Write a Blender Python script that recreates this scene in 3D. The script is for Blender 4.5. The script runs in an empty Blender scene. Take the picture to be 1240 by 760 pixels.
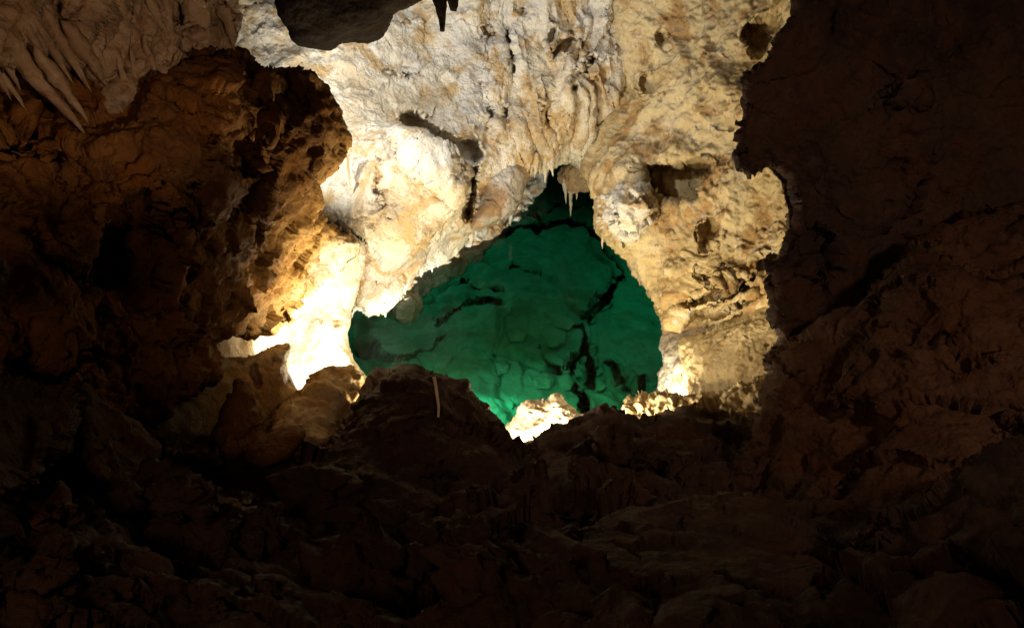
import bpy, math
import numpy as np
from mathutils import Vector

# ------------------------------------------------------------------ scene
S = bpy.context.scene
COL = S.collection
W_ = bpy.data.worlds.new("World"); S.world = W_; W_.use_nodes = True
W_.node_tree.nodes['Background'].inputs[0].default_value = (0, 0, 0, 1)
W_.node_tree.nodes['Background'].inputs[1].default_value = 0.0
S.view_settings.view_transform = 'Standard'
S.view_settings.look = 'None'
S.view_settings.exposure = 0.0
S.view_settings.gamma = 1.0
S.render.engine = 'CYCLES'
S.cycles.max_bounces = 7
S.cycles.diffuse_bounces = 4
S.cycles.transparent_max_bounces = 8
S.cycles.sample_clamp_indirect = 6.0
S.cycles.use_denoising = True

# ------------------------------------------------------------------ camera
FPX = 902.0
PITCH = math.radians(35)
CAM = np.array([0.0, 0.0, 4.2])
FW = np.array([0, math.cos(PITCH), -math.sin(PITCH)])
UP = np.array([0, math.sin(PITCH), math.cos(PITCH)])
RT = np.array([1.0, 0, 0])
cd = bpy.data.cameras.new("camera"); co = bpy.data.objects.new("camera", cd); COL.objects.link(co)
co.location = CAM; co.rotation_euler = (math.pi / 2 - PITCH, 0, 0)
cd.sensor_width = 36; cd.lens = 36 * FPX / 1240; cd.clip_start = 0.02; cd.clip_end = 200
S.camera = co

def rays(px, py):
    px = np.asarray(px, float); py = np.asarray(py, float)
    d = FW + ((px - 620) / FPX)[..., None] * RT - ((py - 380) / FPX)[..., None] * UP
    return d / np.linalg.norm(d, axis=-1, keepdims=True)

def at(px, py, D):
    return CAM + rays(np.array(px), np.array(py)) * D

# ------------------------------------------------------------------ noise
def _h(ix, iy, iz, seed):
    h = (ix.astype(np.uint32) * np.uint32(374761393) + iy.astype(np.uint32) * np.uint32(668265263)
         + iz.astype(np.uint32) * np.uint32(2147483647) + np.uint32((seed * 974711 + 12345) & 0xffffffff))
    h = (h ^ (h >> np.uint32(13))) * np.uint32(1274126177)
    h = (h ^ (h >> np.uint32(16))) * np.uint32(2246822519)
    return h ^ (h >> np.uint32(15))

_G = np.array([(1,1,0),(-1,1,0),(1,-1,0),(-1,-1,0),(1,0,1),(-1,0,1),(1,0,-1),(-1,0,-1),
               (0,1,1),(0,-1,1),(0,1,-1),(0,-1,-1),(1,1,0),(-1,1,0),(0,-1,1),(0,-1,-1)], np.float32)

def perlin(P, seed=0):
    out = np.empty(len(P), np.float32)
    for a in range(0, len(P), 60000):
        p = P[a:a + 60000]
        i = np.floor(p).astype(np.int64); f = (p - i).astype(np.float32)
        u = f * f * f * (f * (f * 6 - 15) + 10)
        r = 0
        for dx in (0, 1):
            wx = u[:, 0] if dx else 1 - u[:, 0]
            for dy in (0, 1):
                wy = u[:, 1] if dy else 1 - u[:, 1]
                for dz in (0, 1):
                    wz = u[:, 2] if dz else 1 - u[:, 2]
                    g = _G[_h(i[:, 0] + dx, i[:, 1] + dy, i[:, 2] + dz, seed) & np.uint32(15)]
                    r = r + wx * wy * wz * (g[:, 0] * (f[:, 0] - dx) + g[:, 1] * (f[:, 1] - dy) + g[:, 2] * (f[:, 2] - dz))
        out[a:a + 60000] = r
    return out

def fbm(P, scale, octv=4, seed=0, kind='fbm', gain=0.5):
    P = P / scale
    s = 0; amp = 1.0; tot = 0
    for o in range(octv):
        n = perlin(P * (2.03 ** o) + 17.3 * o, seed + o * 7)
        if kind == 'ridge': n = 1 - 2.2 * np.abs(n) - 0.45
        elif kind == 'billow': n = 2.0 * np.abs(n) - 0.45
        s = s + n * amp; tot += amp; amp *= gain
    return s / tot * 1.4

def worley(P, scale, seed=0):
    """distance to the nearest and second nearest feature point"""
    P = P / scale
    F1 = np.empty(len(P), np.float32); F2 = np.empty(len(P), np.float32)
    for a in range(0, len(P), 60000):
        p = P[a:a + 60000]; i = np.floor(p).astype(np.int64); f = (p - i).astype(np.float32)
        f1 = np.full(len(p), 9, np.float32); f2 = f1.copy()
        for dx in (-1, 0, 1):
            for dy in (-1, 0, 1):
                for dz in (-1, 0, 1):
                    h = _h(i[:, 0] + dx, i[:, 1] + dy, i[:, 2] + dz, seed)
                    ox = dx + (h & np.uint32(1023)) / np.float32(1023) - f[:, 0]
                    oy = dy + ((h >> np.uint32(10)) & np.uint32(1023)) / np.float32(1023) - f[:, 1]
                    oz = dz + ((h >> np.uint32(20)) & np.uint32(1023)) / np.float32(1023) - f[:, 2]
                    d = ox * ox + oy * oy + oz * oz
                    f2 = np.minimum(f2, np.maximum(f1, d)); f1 = np.minimum(f1, d)
        F1[a:a + 60000] = np.sqrt(f1); F2[a:a + 60000] = np.sqrt(f2)
    return F1, F2

def blocks(P, scale, seed=0):
    """fracture facets: every Voronoi cell is a tilted plane at its own height"""
    P = P / scale
    out = np.empty(len(P), np.float32)
    for a in range(0, len(P), 60000):
        p = P[a:a + 60000]; i = np.floor(p).astype(np.int64); f = (p - i).astype(np.float32)
        f1 = np.full(len(p), 9, np.float32); v = np.zeros(len(p), np.float32)
        for dx in (-1, 0, 1):
            for dy in (-1, 0, 1):
                for dz in (-1, 0, 1):
                    h = _h(i[:, 0] + dx, i[:, 1] + dy, i[:, 2] + dz, seed)
                    ox = dx + (h & np.uint32(1023)) / np.float32(1023) - f[:, 0]
                    oy = dy + ((h >> np.uint32(10)) & np.uint32(1023)) / np.float32(1023) - f[:, 1]
                    oz = dz + ((h >> np.uint32(20)) & np.uint32(1023)) / np.float32(1023) - f[:, 2]
                    d = ox * ox + oy * oy + oz * oz
                    g = _G[(h >> np.uint32(7)) & np.uint32(15)]
                    w = ((h >> np.uint32(13)) & np.uint32(255)) / np.float32(255) - .5 + .75 * (ox * g[:, 0] + oy * g[:, 1] + oz * g[:, 2])
                    m = d < f1
                    f1 = np.where(m, d, f1); v = np.where(m, w, v)
        out[a:a + 60000] = v
    return out

def warp(P, scale, amp, seed):
    return P + amp * np.stack([fbm(P, scale, 2, seed + k * 31) for k in range(3)], 1)

def smooth(x): 
    x = np.clip(x, 0, 1); return x * x * (3 - 2 * x)

# displacement recipes: list of (type, scale, amplitude, octaves)
ROUGH = [('fbm', .9, .18, 2), ('ridge', .45, .06, 3), ('cell', .20, .03, 1), ('fbm', .11, .03, 4), ('flake', .12, .02, 2), ('pit', .10, .02, 1)]
CRAG = [('fbm', .9, .18, 2), ('block', .62, .08, 1), ('ridge', .42, .05, 3), ('block', .27, .05, 1), ('fbm', .20, .05, 5), ('flake', .13, .026, 2), ('pit', .12, .02, 1), ('fbm', .07, .022, 4)]
SOFT = [('fbm', .8, .10, 3), ('cell', .30, .03, 1), ('fbm', .12, .02, 3), ('pit', .12, .015, 1)]
WALL = [('fbm', 1.1, .15, 2), ('ridge', .60, .03, 3), ('block', .36, .05, 1), ('flake', .28, .020, 3), ('block', .13, .016, 1), ('popc', .07, .012, 1), ('fbm', .12, .016, 5), ('flake', .10, .012, 2)]
FLOOR = [('fbm', .8, .12, 3), ('block', .50, .14, 1), ('block', .19, .05, 1), ('ridge', .3, .03, 3), ('fbm', .10, .028, 5)]
BED = [('fbm', 1.5, .12, 3), ('flag', 1.1, .06, 1), ('flake', .5, .05, 2), ('ridge', .5, .03, 2), ('fbm', .16, .03, 4)]

def displace(P, N, rec, seed, mul=1.0):
    h = np.zeros(len(P), np.float32)
    for k, (t, sc, amp, oc) in enumerate(rec):
        sd = seed + 100 * k
        if t in ('fbm', 'ridge', 'billow'):
            h += amp * fbm(warp(P, sc * 1.5, sc * .25, sd + 5) if t == 'ridge' else P, sc, oc, sd, t)
        elif t == 'cell':                      # knobbly lumps with creases between them
            f1, f2 = worley(warp(P, sc, sc * .35, sd), sc, sd)
            h += amp * (1.0 - 1.6 * f1)
        elif t == 'popc':                      # small popcorn, in patches
            f1, f2 = worley(warp(P, sc, sc * .4, sd), sc, sd)
            h += amp * (0.8 - 1.5 * f1) * smooth(fbm(P, .7, 2, sd + 9) * 2.2 + .55)
        elif t == 'block':
            h += amp * blocks(warp(warp(P, sc, sc * .40, sd), sc * .3, sc * .10, sd + 2), sc, sd) * (.25 + 1.1 * smooth(.5 + 1.3 * fbm(P, sc * 2.6, 2, sd + 8)))
        elif t == 'pit':                       # scattered solution pits
            f1, f2 = worley(warp(P, sc, sc * .4, sd), sc, sd)
            h -= amp * smooth((.34 - f1) / .2) * smooth(fbm(P, .5, 2, sd + 9) * 3 + .3)
        elif t == 'flake':                     # broken edges: terraces of warped noise
            v = fbm(warp(P, sc, sc * .4, sd), sc * 2.4, oc, sd) * 3.0
            fl = np.floor(v); fr = v - fl
            h += amp * (fl + smooth((fr - .35) / .12)) * .55
        elif t == 'flag':                      # slabs parted by cracks, each at its own height
            Q = warp(P, sc, sc * .30, sd)
            f1, f2 = worley(Q * np.array([1, 1, .6]), sc, sd)
            h += amp * (smooth((f2 - f1) / .12) - 1.0) * 1.0 + amp * .5 * fbm(P, sc * 1.3, 1, sd + 3)
    return P + N * (h * mul)[:, None]

# ------------------------------------------------------------------ meshes
def mesh_object(name, V, tris=None, quads=None, mat=None, parent=None, origin=True, smooth_=True):
    me = bpy.data.meshes.new(name)
    V = np.asarray(V, np.float64)
    if origin is True:
        o0 = np.array([V[:, 0].mean(), V[:, 1].mean(), V[:, 2].min()])
    else:
        o0 = np.zeros(3)
    n3 = 0 if tris is None else len(tris); n4 = 0 if quads is None else len(quads)
    loops = []
    if n3: loops.append(np.asarray(tris).ravel())
    if n4: loops.append(np.asarray(quads).ravel())
    loops = np.concatenate(loops).astype(np.int32)
    tot = np.concatenate([np.full(n3, 3), np.full(n4, 4)]).astype(np.int32)
    st = np.concatenate([[0], np.cumsum(tot)[:-1]]).astype(np.int32)
    me.vertices.add(len(V)); me.vertices.foreach_set('co', (V - o0).astype(np.float32).ravel())
    me.loops.add(len(loops)); me.loops.foreach_set('vertex_index', loops)
    me.polygons.add(len(tot)); me.polygons.foreach_set('loop_start', st)
    if smooth_:
        me.polygons.foreach_set('use_smooth', np.ones(len(tot), bool))
    me.update(calc_edges=True); me.validate()
    if mat: me.materials.append(mat)
    o = bpy.data.objects.new(name, me); COL.objects.link(o)
    o.location = o0
    if parent:
        o.parent = parent; o.location = Vector(o0) - parent.location
    return o

def tag(o, label, cat, group=None, kind=None):
    o['label'] = label; o['category'] = cat
    if group: o['group'] = group
    if kind: o['kind'] = kind
    return o

def normals(V, Q):
    a, b, c, d = V[Q[:, 0]], V[Q[:, 1]], V[Q[:, 2]], V[Q[:, 3]]
    n = np.cross(c - a, d - b)
    N = np.zeros_like(V)
    for k in range(4):
        for ax in range(3):
            N[:, ax] += np.bincount(Q[:, k], n[:, ax], len(V))
    return N / np.maximum(np.linalg.norm(N, axis=1, keepdims=True), 1e-9)

def tps(ctrl):
    c = np.array(ctrl, float); X = c[:, :2] / 100; z = c[:, 2]; n = len(c)
    def K(r2): return np.where(r2 > 1e-9, .5 * r2 * np.log(np.maximum(r2, 1e-9)), 0)
    if n < 4:
        A = np.c_[np.ones(n), X][:, :n] if n < 3 else np.c_[np.ones(n), X]
        w = np.linalg.lstsq(A, z, rcond=None)[0]
        def f(x, y):
            B = np.stack([np.ones_like(x), x / 100, y / 100], -1)[..., :len(w)]
            return B @ w
        return f
    D2 = ((X[:, None] - X[None]) ** 2).sum(-1)
    A = np.zeros((n + 3, n + 3)); A[:n, :n] = K(D2) + 0.02 * np.eye(n)
    A[:n, n] = 1; A[:n, n + 1:] = X; A[n, :n] = 1; A[n + 1:, :n] = X.T
    w = np.linalg.solve(A, np.r_[z, 0, 0, 0])
    def f(x, y):
        s = w[n] + w[n + 1] * x / 100 + w[n + 2] * y / 100
        for k in range(n):
            s = s + w[k] * K((x / 100 - X[k, 0]) ** 2 + (y / 100 - X[k, 1]) ** 2)
        return s
    return f

def poly_dist(poly, px, py):
    """signed distance (inside > 0) and nearest outline point"""
    poly = np.array(poly, float); n = len(poly)
    best = np.full(px.shape, 1e18); nx = np.zeros(px.shape); ny = np.zeros(px.shape)
    ins = np.zeros(px.shape, bool)
    for k in range(n):
        x0, y0 = poly[k]; x1, y1 = poly[(k + 1) % n]
        ex, ey = x1 - x0, y1 - y0
        t = np.clip(((px - x0) * ex + (py - y0) * ey) / max(ex * ex + ey * ey, 1e-9), 0, 1)
        qx = x0 + t * ex; qy = y0 + t * ey
        d = (px - qx) ** 2 + (py - qy) ** 2
        m = d < best
        best = np.where(m, d, best); nx = np.where(m, qx, nx); ny = np.where(m, qy, ny)
        if y0 != y1:
            c = ((y0 > py) != (y1 > py)) & (px < (x1 - x0) * (py - y0) / (y1 - y0) + x0)
            ins ^= c
    d = np.sqrt(best)
    return np.where(ins, d, -d), nx, ny

def line_dist(pts, px, py):
    best = np.full(px.shape, 1e18)
    for (x0, y0), (x1, y1) in zip(pts[:-1], pts[1:]):
        ex, ey = x1 - x0, y1 - y0
        t = np.clip(((px - x0) * ex + (py - y0) * ey) / max(ex * ex + ey * ey, 1e-9), 0, 1)
        best = np.minimum(best, (px - x0 - t * ex) ** 2 + (py - y0 - t * ey) ** 2)
    return np.sqrt(best)

def chaikin(p, n=1):
    p = np.array(p, float)
    for _ in range(n):
        q = np.roll(p, -1, 0)
        p = np.stack([.75 * p + .25 * q, .25 * p + .75 * q], 1).reshape(-1, 2)
    return p

def rock(name, outline, ctrl, front, back, R, step, rec, mat, seed, recess=(), groove=(), mul=1.0,
         jag=0.0, jag_scale=.25, parent=None, origin=True, rounded=1, folds=None, edge_keep=.25):
    """a solid rock: its outline seen from the path, its own distances (ctrl), real thickness in front and behind"""
    poly = chaikin(outline, rounded) if rounded else np.array(outline, float)
    x0, y0 = poly.min(0) - step; x1, y1 = poly.max(0) + step
    gx = np.arange(x0, x1 + step, step); gy = np.arange(y0, y1 + step, step)
    PX, PY = np.meshgrid(gx, gy)
    d, nx, ny = poly_dist(poly, PX, PY)
    inside = d > -0.55 * step
    snap = d < 0.45 * step
    keep = inside
    PX = np.where(snap & keep, nx, PX); PY = np.where(snap & keep, ny, PY)
    d = np.where(snap, 0, d)
    cell = keep[:-1, :-1] & keep[1:, :-1] & keep[:-1, 1:] & keep[1:, 1:]
    used = np.zeros_like(keep)
    used[:-1, :-1] |= cell; used[1:, :-1] |= cell; used[:-1, 1:] |= cell; used[1:, 1:] |= cell
    # outline of the cell set is shared between front and back
    cnt = np.zeros(keep.shape, int)
    for a in (0, 1):
        for b in (0, 1):
            cnt[a:a + cell.shape[0], b:b + cell.shape[1]] += cell
    edge = used & (cnt < 4)
    idx = -np.ones(keep.shape, int); idx[used] = np.arange(used.sum())
    fx = PX[used]; fy = PY[used]; fd = np.where(edge[used], 0, d[used])
    t = np.clip(fd / R, 0, 1)
    h = np.sqrt(np.maximum(0, 1 - (1 - t) ** 2))
    D0 = tps(ctrl)(fx, fy)
    # edge wobble fields for recesses and cracks
    q = np.stack([fx, fy, np.zeros_like(fx)], 1)
    wx = fx + 7 * fbm(q, 26, 3, seed + 900); wy = fy + 7 * fbm(q, 26, 3, seed + 950)
    Df = D0 - front * h
    for (pl, dep, soft) in recess:
        rd, _, _ = poly_dist(chaikin(pl, 2), wx, wy)
        Df = Df + dep * smooth((rd + soft * .5) / soft) * h
    for (pl, wid, dep) in groove:
        Df = Df + dep * smooth(1.0 - line_dist(pl, wx, wy) / wid) * h
    Vf = CAM + rays(fx, fy) * Df[:, None]
    eb = edge[used]
    nb = (~eb).sum(); bidx = np.where(eb, np.arange(len(fx)), 0)
    bidx[~eb] = len(fx) + np.arange(nb)
    Vb = CAM + rays(fx[~eb], fy[~eb]) * (D0 + back * h)[~eb][:, None]
    V = np.concatenate([Vf, Vb])
    r, c = np.nonzero(cell)
    A, B, C_, E = idx[r, c], idx[r, c + 1], idx[r + 1, c + 1], idx[r + 1, c]
    Qf = np.stack([A, E, C_, B], 1)
    Qb = np.stack([bidx[A], bidx[B], bidx[C_], bidx[E]], 1)
    Q = np.concatenate([Qf, Qb])
    N = normals(V, Q)
    k1 = [r_ for r_ in rec if r_[1] >= .3]; k2 = [r_ for r_ in rec if r_[1] < .3]
    if folds is not None:
        V = folds(V, N, np.concatenate([fx, fx[~eb]]), np.concatenate([fy, fy[~eb]])); N = normals(V, Q)
    # the broad swells fade towards the outline, the fine roughness does not
    hh = np.concatenate([h, h[~eb]])
    if k1:
        V = displace(V, N, k1, seed, mul * (edge_keep + (1 - edge_keep) * hh)); N = normals(V, Q)
    if k2:
        V = displace(V, N, k2, seed + 37, mul)
    return mesh_object(name, V, quads=Q, mat=mat, parent=parent, origin=origin)

def fwd(ctrl):
    return [(x, y, d / float(rays(np.array(x), np.array(y)) @ FW)) for x, y, d in ctrl]

def hit(o, px, py, default):
    bpy.context.view_layer.update()
    d = Vector(rays(np.array(px), np.array(py))); c = Vector(CAM) - o.location
    ok, loc, _, _ = o.ray_cast(c, d)
    return (loc - c).length if ok else default

def tube(name, pts, rad, mat, seg=12, noise=0.0, nscale=.05, seed=0, bands=0.0, parent=None, cap_last=True):
    pts = np.array(pts, float); rad = np.array(rad, float); n = len(pts)
    T = np.gradient(pts, axis=0); T /= np.linalg.norm(T, axis=1, keepdims=True)
    a = np.array([1.0, 0.2, 0.1]); X = a - T * (T @ a)[:, None]; X /= np.linalg.norm(X, axis=1, keepdims=True)
    Y = np.cross(T, X)
    th = np.linspace(0, 2 * math.pi, seg, endpoint=False)
    ring = np.cos(th)[None, :, None] * X[:, None] + np.sin(th)[None, :, None] * Y[:, None]
    V0 = pts[:, None] + ring * rad[:, None, None]
    if noise:
        f = fbm(V0.reshape(-1, 3), nscale, 3, seed).reshape(n, seg)
        f2 = fbm(np.c_[np.zeros(n), np.zeros(n), np.arange(n) * .31], 1.0, 2, seed + 3)[:, None] * bands
        V0 = pts[:, None] + ring * (rad[:, None] * (1 + noise * f + f2))[..., None]
    V = np.concatenate([V0.reshape(-1, 3), pts[:1], pts[-1:]])
    q = []; t = []
    for i in range(n - 1):
        for j in range(seg):
            k = (j + 1) % seg
            q.append((i * seg + j, i * seg + k, (i + 1) * seg + k, (i + 1) * seg + j))
    for j in range(seg):
        k = (j + 1) % seg
        t.append((n * seg, k, j)); t.append((n * seg + 1, (n - 1) * seg + j, (n - 1) * seg + k))
    return mesh_object(name, V, tris=t, quads=q, mat=mat, parent=parent)

# ------------------------------------------------------------------ materials
def ramp(nt, stops, inp):
    r = nt.nodes.new('ShaderNodeValToRGB'); e = r.color_ramp.elements
    while len(e) > 1: e.remove(e[-1])
    e[0].position = stops[0][0]; e[0].color = (*stops[0][1], 1)
    for p, c in stops[1:]:
        x = e.new(p); x.color = (*c, 1)
    nt.links.new(inp, r.inputs[0]); return r.outputs[0]

def noise(nt, co, scale, detail=6, rough=.6, dist=0.0, out='Fac'):
    n = nt.nodes.new('ShaderNodeTexNoise'); n.inputs['Scale'].default_value = scale
    n.inputs['Detail'].default_value = detail; n.inputs['Roughness'].default_value = rough
    n.inputs['Distortion'].default_value = dist
    nt.links.new(co, n.inputs['Vector']); return n.outputs[out]

def mix(nt, fac, a, b, mode='MIX'):
    m = nt.nodes.new('ShaderNodeMix'); m.data_type = 'RGBA'; m.blend_type = mode
    for s, v in ((0, fac), (6, a), (7, b)):
        if hasattr(v, 'links'): nt.links.new(v, m.inputs[s])
        elif s == 0: m.inputs[s].default_value = v
        else: m.inputs[s].default_value = (*v, 1)
    return m.outputs[2]

def maprange(nt, v, a, b, c=0.0, d=1.0):
    m = nt.nodes.new('ShaderNodeMapRange'); m.interpolation_type = 'SMOOTHSTEP'
    m.inputs[1].default_value = a; m.inputs[2].default_value = b; m.inputs[3].default_value = c; m.inputs[4].default_value = d
    nt.links.new(v, m.inputs[0]); return m.outputs[0]

def rock_mat(name, base, patch, vein, speck, rough=.8, bump=.012, spec=.25, big=1.1, speck_amt=.55, blotch=None):
    """base: ramp stops; patch: mineral patches; vein: fine variation; speck: dark grit and pits"""
    m = bpy.data.materials.new(name); m.use_nodes = True; nt = m.node_tree
    b = nt.nodes['Principled BSDF']
    tc = nt.nodes.new('ShaderNodeNewGeometry').outputs['Position']
    n1 = noise(nt, tc, big, 9, .62, .6)
    c = ramp(nt, base, n1)
    n2 = noise(nt, tc, big * 2.7, 8, .66, .8)
    c = mix(nt, maprange(nt, n2, .48, .60, 0, .9), c, patch)
    n3 = noise(nt, tc, big * 8, 8, .7, .4)
    c = mix(nt, maprange(nt, n3, .52, .70, 0, .6), c, vein)
    if blotch:
        nb = noise(nt, tc, big * 4.1, 7, .7, 1.2)
        c = mix(nt, maprange(nt, nb, .57, .65, 0, .85), c, blotch)
    n4 = noise(nt, tc, 38, 5, .7, .3)
    c = mix(nt, maprange(nt, n4, .57, .70, 0, speck_amt), c, speck)
    nt.links.new(c, b.inputs['Base Color'])
    nr = noise(nt, tc, 9, 4, .6)
    nt.links.new(maprange(nt, nr, .35, .7, rough - .18, min(1, rough + .12)), b.inputs['Roughness'])
    b.inputs['Specular IOR Level'].default_value = spec
    bp = nt.nodes.new('ShaderNodeBump'); bp.inputs['Distance'].default_value = bump; bp.inputs['Strength'].default_value = .9
    f1 = noise(nt, tc, 26, 9, .68, .5)
    v = nt.nodes.new('ShaderNodeTexVoronoi'); v.inputs['Scale'].default_value = 42
    wv = nt.nodes.new('ShaderNodeVectorMath'); wv.operation = 'MULTIPLY_ADD'
    nn = noise(nt, tc, 14, 3, .6, 0, 'Color'); nt.links.new(nn, wv.inputs[0]); wv.inputs[1].default_value = (.06, .06, .06); nt.links.new(tc, wv.inputs[2])
    nt.links.new(wv.outputs[0], v.inputs['Vector'])
    ad = nt.nodes.new('ShaderNodeMath'); ad.operation = 'MULTIPLY_ADD'; ad.inputs[1].default_value = -.35
    nt.links.new(v.outputs['Distance'], ad.inputs[0]); nt.links.new(f1, ad.inputs[2])
    nt.links.new(ad.outputs[0], bp.inputs['Height']); nt.links.new(bp.outputs[0], b.inputs['Normal'])
    return m

M_CREAM = rock_mat('cream_limestone', [(.28, (.34, .26, .16)), (.40, (.54, .46, .33)), (.48, (.70, .65, .54)), (.58, (.68, .66, .61)), (.68, (.50, .46, .40)), (.78, (.42, .31, .17))],
                   (.48, .33, .15), (.74, .71, .64), (.14, .09, .05), rough=.75, blotch=(.33, .29, .24), speck_amt=.7, bump=.02)
M_GREY = rock_mat('grey_limestone', [(.30, (.18, .15, .11)), (.44, (.36, .33, .28)), (.55, (.50, .49, .46)), (.72, (.26, .21, .16))],
                  (.32, .20, .10), (.56, .55, .53), (.10, .07, .05), rough=.75, blotch=(.22, .14, .08))
M_OCHRE = rock_mat('ochre_limestone', [(.30, (.30, .21, .09)), (.44, (.48, .37, .19)), (.56, (.58, .48, .29)), (.70, (.42, .34, .21))],
                   (.32, .19, .07), (.60, .54, .41), (.10, .06, .03), rough=.82, blotch=(.40, .37, .32), speck_amt=.75)
M_PALE = rock_mat('pale_limestone', [(.3, (.38, .28, .13)), (.5, (.60, .49, .28)), (.7, (.46, .35, .18))],
                  (.42, .31, .15), (.66, .60, .48), (.16, .11, .06), rough=.8, bump=.014, speck_amt=.6, big=2.0)
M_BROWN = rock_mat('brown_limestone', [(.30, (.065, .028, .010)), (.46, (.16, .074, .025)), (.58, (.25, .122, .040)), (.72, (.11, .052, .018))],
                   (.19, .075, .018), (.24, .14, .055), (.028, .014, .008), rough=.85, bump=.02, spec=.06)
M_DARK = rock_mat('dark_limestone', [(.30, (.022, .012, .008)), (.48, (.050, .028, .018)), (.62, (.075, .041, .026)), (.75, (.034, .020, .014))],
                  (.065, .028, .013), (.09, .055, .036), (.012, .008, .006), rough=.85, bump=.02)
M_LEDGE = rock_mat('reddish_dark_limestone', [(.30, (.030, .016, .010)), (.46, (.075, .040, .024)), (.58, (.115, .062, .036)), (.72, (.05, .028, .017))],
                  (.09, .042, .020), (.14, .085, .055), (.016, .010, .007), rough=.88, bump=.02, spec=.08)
M_BLACK = rock_mat('shaded_limestone', [(.30, (.010, .007, .005)), (.48, (.022, .014, .010)), (.62, (.034, .021, .014)), (.75, (.016, .010, .008))],  # darker copy of the dark limestone: the ceiling's shade put into the colour
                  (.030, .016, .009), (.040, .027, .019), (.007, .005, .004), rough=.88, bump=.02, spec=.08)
M_DRIP = rock_mat('dripstone', [(.3, (.18, .11, .065)), (.5, (.42, .30, .19)), (.7, (.26, .18, .12))],
                  (.30, .19, .10), (.46, .40, .33), (.10, .065, .04), rough=.6, spec=.4, bump=.012, big=2.2, blotch=(.16, .12, .09))
M_BED = rock_mat('submerged_limestone', [(.3, (.22, .21, .15)), (.5, (.36, .35, .26)), (.7, (.46, .45, .34))],
                 (.26, .27, .18), (.48, .46, .36), (.10, .10, .07), rough=.9, bump=.008, speck_amt=.35)
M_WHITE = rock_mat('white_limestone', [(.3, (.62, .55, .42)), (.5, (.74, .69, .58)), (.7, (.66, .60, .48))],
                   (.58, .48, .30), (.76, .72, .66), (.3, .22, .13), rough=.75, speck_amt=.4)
M_ROD = bpy.data.materials.new('pale_rod'); M_ROD.use_nodes = True
_b = M_ROD.node_tree.nodes['Principled BSDF']; _b.inputs['Roughness'].default_value = .6
_nt = M_ROD.node_tree
_nt.links.new(ramp(_nt, [(.35, (.70, .62, .48)), (.65, (.80, .75, .64))], noise(_nt, _nt.nodes.new('ShaderNodeNewGeometry').outputs['Position'], 30, 5)), _b.inputs['Base Color'])

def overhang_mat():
    # brown rock, paler by the alcove: ochre stone plus lamp glow put into the colour
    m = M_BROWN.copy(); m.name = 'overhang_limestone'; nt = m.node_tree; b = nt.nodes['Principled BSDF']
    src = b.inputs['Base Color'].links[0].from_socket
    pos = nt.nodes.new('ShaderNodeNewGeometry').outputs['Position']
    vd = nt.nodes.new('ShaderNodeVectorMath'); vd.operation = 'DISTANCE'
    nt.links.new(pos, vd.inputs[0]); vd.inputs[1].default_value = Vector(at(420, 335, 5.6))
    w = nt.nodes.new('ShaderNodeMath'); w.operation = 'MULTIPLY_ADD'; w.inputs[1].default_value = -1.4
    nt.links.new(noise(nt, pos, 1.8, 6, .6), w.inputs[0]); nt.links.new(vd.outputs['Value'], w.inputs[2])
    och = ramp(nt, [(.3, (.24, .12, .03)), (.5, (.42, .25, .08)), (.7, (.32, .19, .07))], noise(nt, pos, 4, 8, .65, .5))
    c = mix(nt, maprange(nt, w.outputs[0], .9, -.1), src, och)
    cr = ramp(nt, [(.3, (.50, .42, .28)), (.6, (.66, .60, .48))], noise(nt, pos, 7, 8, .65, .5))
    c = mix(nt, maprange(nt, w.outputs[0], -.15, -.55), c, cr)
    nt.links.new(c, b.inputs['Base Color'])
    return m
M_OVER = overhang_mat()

def water_mat():
    m = bpy.data.materials.new('clear_green_water'); m.use_nodes = True; nt = m.node_tree
    nt.nodes.remove(nt.nodes['Principled BSDF']); out = nt.nodes['Material Output']
    tr = nt.nodes.new('ShaderNodeBsdfTransparent'); gl = nt.nodes.new('ShaderNodeBsdfGlossy')
    gl.inputs['Roughness'].default_value = .0
    fr = nt.nodes.new('ShaderNodeFresnel'); fr.inputs['IOR'].default_value = 1.16
    geo = nt.nodes.new('ShaderNodeNewGeometry')
    bp = nt.nodes.new('ShaderNodeBump'); bp.inputs['Distance'].default_value = .004; bp.inputs['Strength'].default_value = .3
    nt.links.new(noise(nt, geo.outputs['Position'], 4, 2), bp.inputs['Height'])
    nt.links.new(bp.outputs[0], gl.inputs['Normal'])
    mx = nt.nodes.new('ShaderNodeMixShader')
    nt.links.new(fr.outputs[0], mx.inputs[0]); nt.links.new(tr.outputs[0], mx.inputs[1]); nt.links.new(gl.outputs[0], mx.inputs[2])
    nt.links.new(mx.outputs[0], out.inputs['Surface'])
    ab = nt.nodes.new('ShaderNodeVolumeAbsorption'); ab.inputs['Color'].default_value = WATER_COL
    ab.inputs['Density'].default_value = WATER_DEN
    nt.links.new(ab.outputs[0], out.inputs['Volume'])
    return m
WATER_COL = (.0, .90, .755, 1); WATER_DEN = 1.1

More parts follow.
